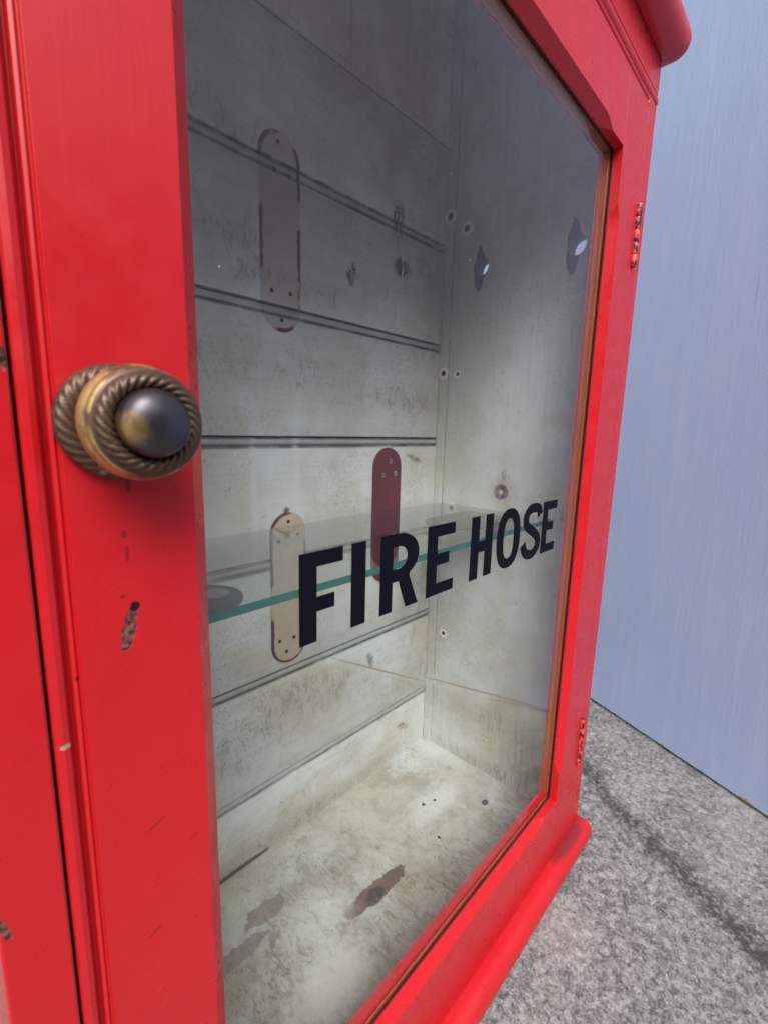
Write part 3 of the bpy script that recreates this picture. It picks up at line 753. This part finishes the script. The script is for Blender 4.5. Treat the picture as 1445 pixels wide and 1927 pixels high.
# ------------------------------------------------------------------ knob
KX, KZ = .0412, .2322
def lathe(bm, prof, mi=0, N=72, cx=KX, cz=KZ):
    rows = []
    for y, r in prof:
        rows.append([bm.verts.new((cx + r * math.cos(2 * math.pi * i / N), y, cz + r * math.sin(2 * math.pi * i / N))) for i in range(N)] if r > 1e-6 else [bm.verts.new((cx, y, cz))])
    for a, b in zip(rows, rows[1:]):
        for i in range(N):
            j = (i + 1) % N
            if len(a) == 1: f = bm.faces.new((a[0], b[i], b[j]))
            elif len(b) == 1: f = bm.faces.new((a[i], a[j], b[0]))
            else: f = bm.faces.new((a[i], a[j], b[j], b[i]))
            f.material_index = mi
def rope(bm, R0, yc, r_rad, r_y, n, skew, cx=KX, cz=KZ, amp=.24):
    N, M = n * 8, 18; rows = []
    for i in range(N):
        th = 2 * math.pi * i / N; row = []
        for k in range(M):
            ph = 2 * math.pi * k / M
            q = (th * n / (2 * math.pi) + skew * ph / (2 * math.pi)) % 1
            s = 1 - amp * (abs(2 * q - 1) ** 3)
            rr = R0 + r_rad * math.cos(ph) * s
            row.append(bm.verts.new((cx + rr * math.cos(th), yc - r_y * math.sin(ph) * s, cz + rr * math.sin(th))))
        rows.append(row)
    for i in range(N):
        a, b = rows[i], rows[(i + 1) % N]
        for k in range(M): bm.faces.new((a[k], a[(k + 1) % M], b[(k + 1) % M], b[k]))
bm = new()
lathe(bm, [(-.0094, .0088), (-.0120, .0110), (-.0140, .0150), (-.0165, .0176), (-.0200, .0190), (-.0235, .0199), (-.0250, .0200), (-.0268, .0197), (-.0282, .0190), (-.0288, .0186), (-.0293, .0186), (-.0300, .0189), (-.0312, .0187), (-.0322, .0180), (-.0328, .0170), (-.0328, .0112)], 0)
for f in bm.faces:
    if f.calc_center_median().y < -.0324: f.material_index = 1
knob = obj('knob', bm, [BRASS, BRASS_MID], P, smooth=True)
bm = new(); lathe(bm, [(-.0002, .0214), (-.0018, .0216), (-.0030, .0210), (-.0036, .0200), (-.0040, .0150), (-.0062, .0118), (-.0080, .0092), (-.0100, .0088)])
o = obj('backplate', bm, BRASS_MID, knob, smooth=True)
bm = new(); rope(bm, .0174, -.0040, .0042, .0030, 29, -5.0, amp=.46); o = obj('rope_ring', bm, BRASS_MID, knob, smooth=True)
bm = new(); rope(bm, .0142, -.0328, .0029, .0032, 28, -5.0, amp=.46); o = obj('rope_ring', bm, BRASS_MID, knob, smooth=True)
bm = new(); lathe(bm, [(-.0330, .0117), (-.0362, .0116), (-.0375, .0113)] + [(-.0375 - .0068 * math.sin(R(a)), .0113 * math.cos(R(a))) for a in range(8, 90, 8)] + [(-.0443, 0)])
o = obj('dome', bm, DOME, knob, smooth=True)

# ------------------------------------------------------------------ hinges
def hinge(z0, z1):
    bm = new(); box(bm, DR + .0001, IR + .0003, -.0006, .020, z0, z1)
    leaf = obj('hinge', bm, HINGE_STEEL, P)
    n = 5; L = (z1 - z0) / n
    for k in range(n):
        bm = new(); N = 20; r = .0036; xc, yc = (DR + IR) / 2 + .0009, -.0014
        a, b = z0 + k * L + .0003, z0 + (k + 1) * L - .0003
        ring = lambda z, q: [(xc + q * math.cos(2 * math.pi * i / N), yc + q * math.sin(2 * math.pi * i / N), z) for i in range(N)]
        loft(bm, [ring(a, r * .93), ring(a + .0004, r), ring(b - .0004, r), ring(b, r * .93)])
        k_ = obj('knuckle', bm, HINGE, leaf, smooth=True); k_.data.set_sharp_from_angle(angle=R(50)); k_.matrix_parent_inverse = Matrix.Identity(4)
hinge(.4320, .5015); hinge(-.2410, -.1665)

# ------------------------------------------------------------------ plates on the back boards
def stadium(cx, cz, hw, hh, n=14):
    p = []
    for k in range(n + 1): t = math.pi * k / n; p.append((cx + hw * math.cos(t), cz + hh - hw + hw * math.sin(t)))
    for k in range(n + 1): t = math.pi + math.pi * k / n; p.append((cx + hw * math.cos(t), cz - hh + hw + hw * math.sin(t)))
    return p
def screw(x, z, y, parent, r=.0042):
    bm = new(); lathe(bm, [(y, r * 1.02), (y - .0006, r), (y - .0009, r * .6), (y - .0010, 0)], 0, 20, x, z)
    box(bm, x - r * .8, x + r * .8, y - .00125, y - .0011, z - .0004, z + .0004, 1)
    o = obj('screw', bm, [STEEL, BLACK_GAP], parent, smooth=False); o.matrix_parent_inverse = Matrix.Identity(4)
def plate(cx, cz, hw, hh, th, mat, name, lab):
    bm = new(); poly_prism(bm, [(x, D - .0004 - th, z) for x, z in stadium(cx, cz, hw, hh)], (0, th, 0))
    o = obj(name, bm, mat, P, bevel=min(.0006, th * .4), seg=2); o['label'] = lab; return o
pr = plate(.4955, .1020, .0300, .1040, .0040, DKRED, 'mounting_plate', 'dark red mounting plate with screws')
for x, z in ((.4995, .1860), (.4840, .1650), (.5110, .1665), (.4850, .0660), (.5120, .0690), (.4915, .0270)): screw(x, z, D - .0045, pr)
def scar_mat(name, cx, cz, hw, hh, base, base2, strong):
    """painted-over plate: thin paint film, dark red showing along its rim"""
    t = NT(name)
    b = t.mix(t.noise(40, 4), base, base2)
    nz = t.noise(120, 5, .7); nz2 = t.noise(17, 3)
    d = t.n.new('ShaderNodeSeparateXYZ'); t.lk(t.co, d.inputs[0])
    ax = t.math('ABSOLUTE', t.math('SUBTRACT', d.outputs[0], cx)); az = t.math('MAXIMUM', t.math('SUBTRACT', t.math('ABSOLUTE', t.math('SUBTRACT', d.outputs[2], cz)), hh - hw), 0)
    rr = t.math('SQRT', t.math('ADD', t.math('MULTIPLY', ax, ax), t.math('MULTIPLY', az, az)))
    edge = t.math('ADD', rr, t.math('MULTIPLY', t.math('SUBTRACT', nz, .5), .006))
    mk = t.math('MULTIPLY', t.rng(edge, hw - .0035, hw - .0022), t.rng(nz2, strong - .03, strong + .03))
    b = t.mix(mk, b, (.12, .012, .018))
    b = t.mix(t.math('MULTIPLY', t.rng(t.noise(70, 5, .7), .60, .66), t.rng(az, hh * .05, .02)), b, (.14, .02, .02)) if strong < .5 else b
    t.bump(t.math('SUBTRACT', nz, mk), .4, .0005)
    return t.done(b, .5, .5)
p2 = plate(.3155, .0275, .0262, .1000, .0030, scar_mat('cream_painted_plate', .3155, .0275, .0262, .100, (.62, .52, .38), (.42, .31, .20), .43), 'mounting_plate', 'cream painted mounting plate with red chipped rim')
def hole(x, z, y, parent, r=.0042, axis='y', mats=None, ring=1.0):
    pass
def pit(x, y, z, r, axis, parent, rim):
    """small bored hole: ragged pale rim, darker bore"""
    bm = new(); N = 26; rr = random.Random(int(z * 1e4)); rows = []
    for lv, (q, dpt, mi) in enumerate(((1.0, 0, 0), (.9, .0006, 0), (.45, .0004, 0), (.27, .0001, 1), (0, .0001, 1))):
        row = []
        for i in range(N):
            t = 2 * math.pi * i / N; k = q * r * (1 + (rr.uniform(-.13, .13) if lv < 2 and rim else 0))
            a, b = k * math.cos(t), k * math.sin(t)
            row.append(bm.verts.new((x - .0013 - dpt, y + a, z + b) if axis == 'x' else (x + a, y - dpt, z + b)))
        rows.append((row, mi))
    for (a, _), (b, mi) in zip(rows, rows[1:]):
        for i in range(N):
            if mi == 1 and rows[-1][0] is b:
                continue
            bm.faces.new((a[i], a[(i + 1) % N], b[(i + 1) % N], b[i])).material_index = mi
    bm.faces.new(rows[3][0]).material_index = 1
    for v in rows[4][0]: bm.verts.remove(v)
    return obj('screw_hole', bm, [RAW if rim else BLACK_GAP, BLACK_GAP], parent)
for x, z in ((.3029, .5083), (.3224, .5081), (.3081, .5372), (.2978, .3836), (.3231, .3851), (.3109, .3541)):
    pit(x, D - .0008, z, .0025, 'y', P, False)
for x, z in ((.3150, .1160), (.3000, .0920), (.3290, .0985), (.3000, -.0390), (.3220, -.0400), (.3100, -.0560)):
    o = pit(x, D - .0036, z, .0024, 'y', p2, False); o.matrix_parent_inverse = Matrix.Identity(4)
for y, z, r in ((.2700, .5585, .0085), (.2384, .5336, .0082), (.2700, .3247, .0072), (.2422, .322, .0050), (.2412, .1061, .0080), (.2444, -.1171, .0060)):
    pit(IR - .0, y, z, r * 1.3, 'x', P, True)

# ------------------------------------------------------------------ glass shelf and its brackets
zs, ze = .1074, .1138
def tongue(x0, x1, y0, y1, n=16):
    """plate from x0 to a rounded tip at x1"""
    h = (y1 - y0) / 2; yc = (y0 + y1) / 2; s = 1 if x1 > x0 else -1; p = [(x0, y0)]
    for k in range(n + 1): t = -math.pi / 2 + math.pi * k / n; p.append((x1 - s * h + s * h * math.cos(t), yc + h * math.sin(t)))
    return p + [(x0, y1)]
for (x0, x1, y0, y1, mt, lab, dx) in ((IL, .1570, .0900, .1520, PADG, 'dark grey shelf bracket with round clear pad', .138), (IR - .0004, .4780, .1250, .2100, PADB, 'brown grey shelf bracket', .500)):
    pts = tongue(x0, x1, y0, y1); bm = new(); poly_prism(bm, [(x, y, zs - .0044) for x, y in pts], (0, 0, .0032))
    o = obj('shelf_bracket', bm, mt, P, bevel=.0006); o['label'] = lab
    bm = new(); N = 28; q = [(dx + .0105 * math.cos(2 * math.pi * i / N), (y0 + y1) / 2 + .0105 * math.sin(2 * math.pi * i / N)) for i in range(N)]
    poly_prism(bm, [(a, b, zs - .0011) for a, b in q], (0, 0, .0010)); d = obj('pad', bm, RUBBER, o); d.matrix_parent_inverse = Matrix.Identity(4)
bm = new(); pts = []
x0, x1, y0, y1, c = IL + .0012, IR - .0022, .0705, .2625, .012
for cx, cy, a0 in ((x0 + .001, y0 + .001, 180), (x1 - .001, y0 + .001, 270), (x1 - c, y1 - c, 0), (x0 + c, y1 - c, 90)):
    rr = .001 if cy < .1 else c
    for k in range(7): t = R(a0 + 90 * k / 6); pts.append((cx + rr * math.cos(t), cy + rr * math.sin(t), zs))
poly_prism(bm, pts, (0, 0, ze - zs))
bm.normal_update()
for f in bm.faces: f.material_index = 1 if (abs(f.normal.z) < .5 and f.calc_center_median().y < .08) else 0
sh = obj('glass_shelf', bm, [SHELF, EDGE])
sh['label'] = 'clear glass shelf with green edge lying across the inside of the red cabinet'; sh['category'] = 'shelf'
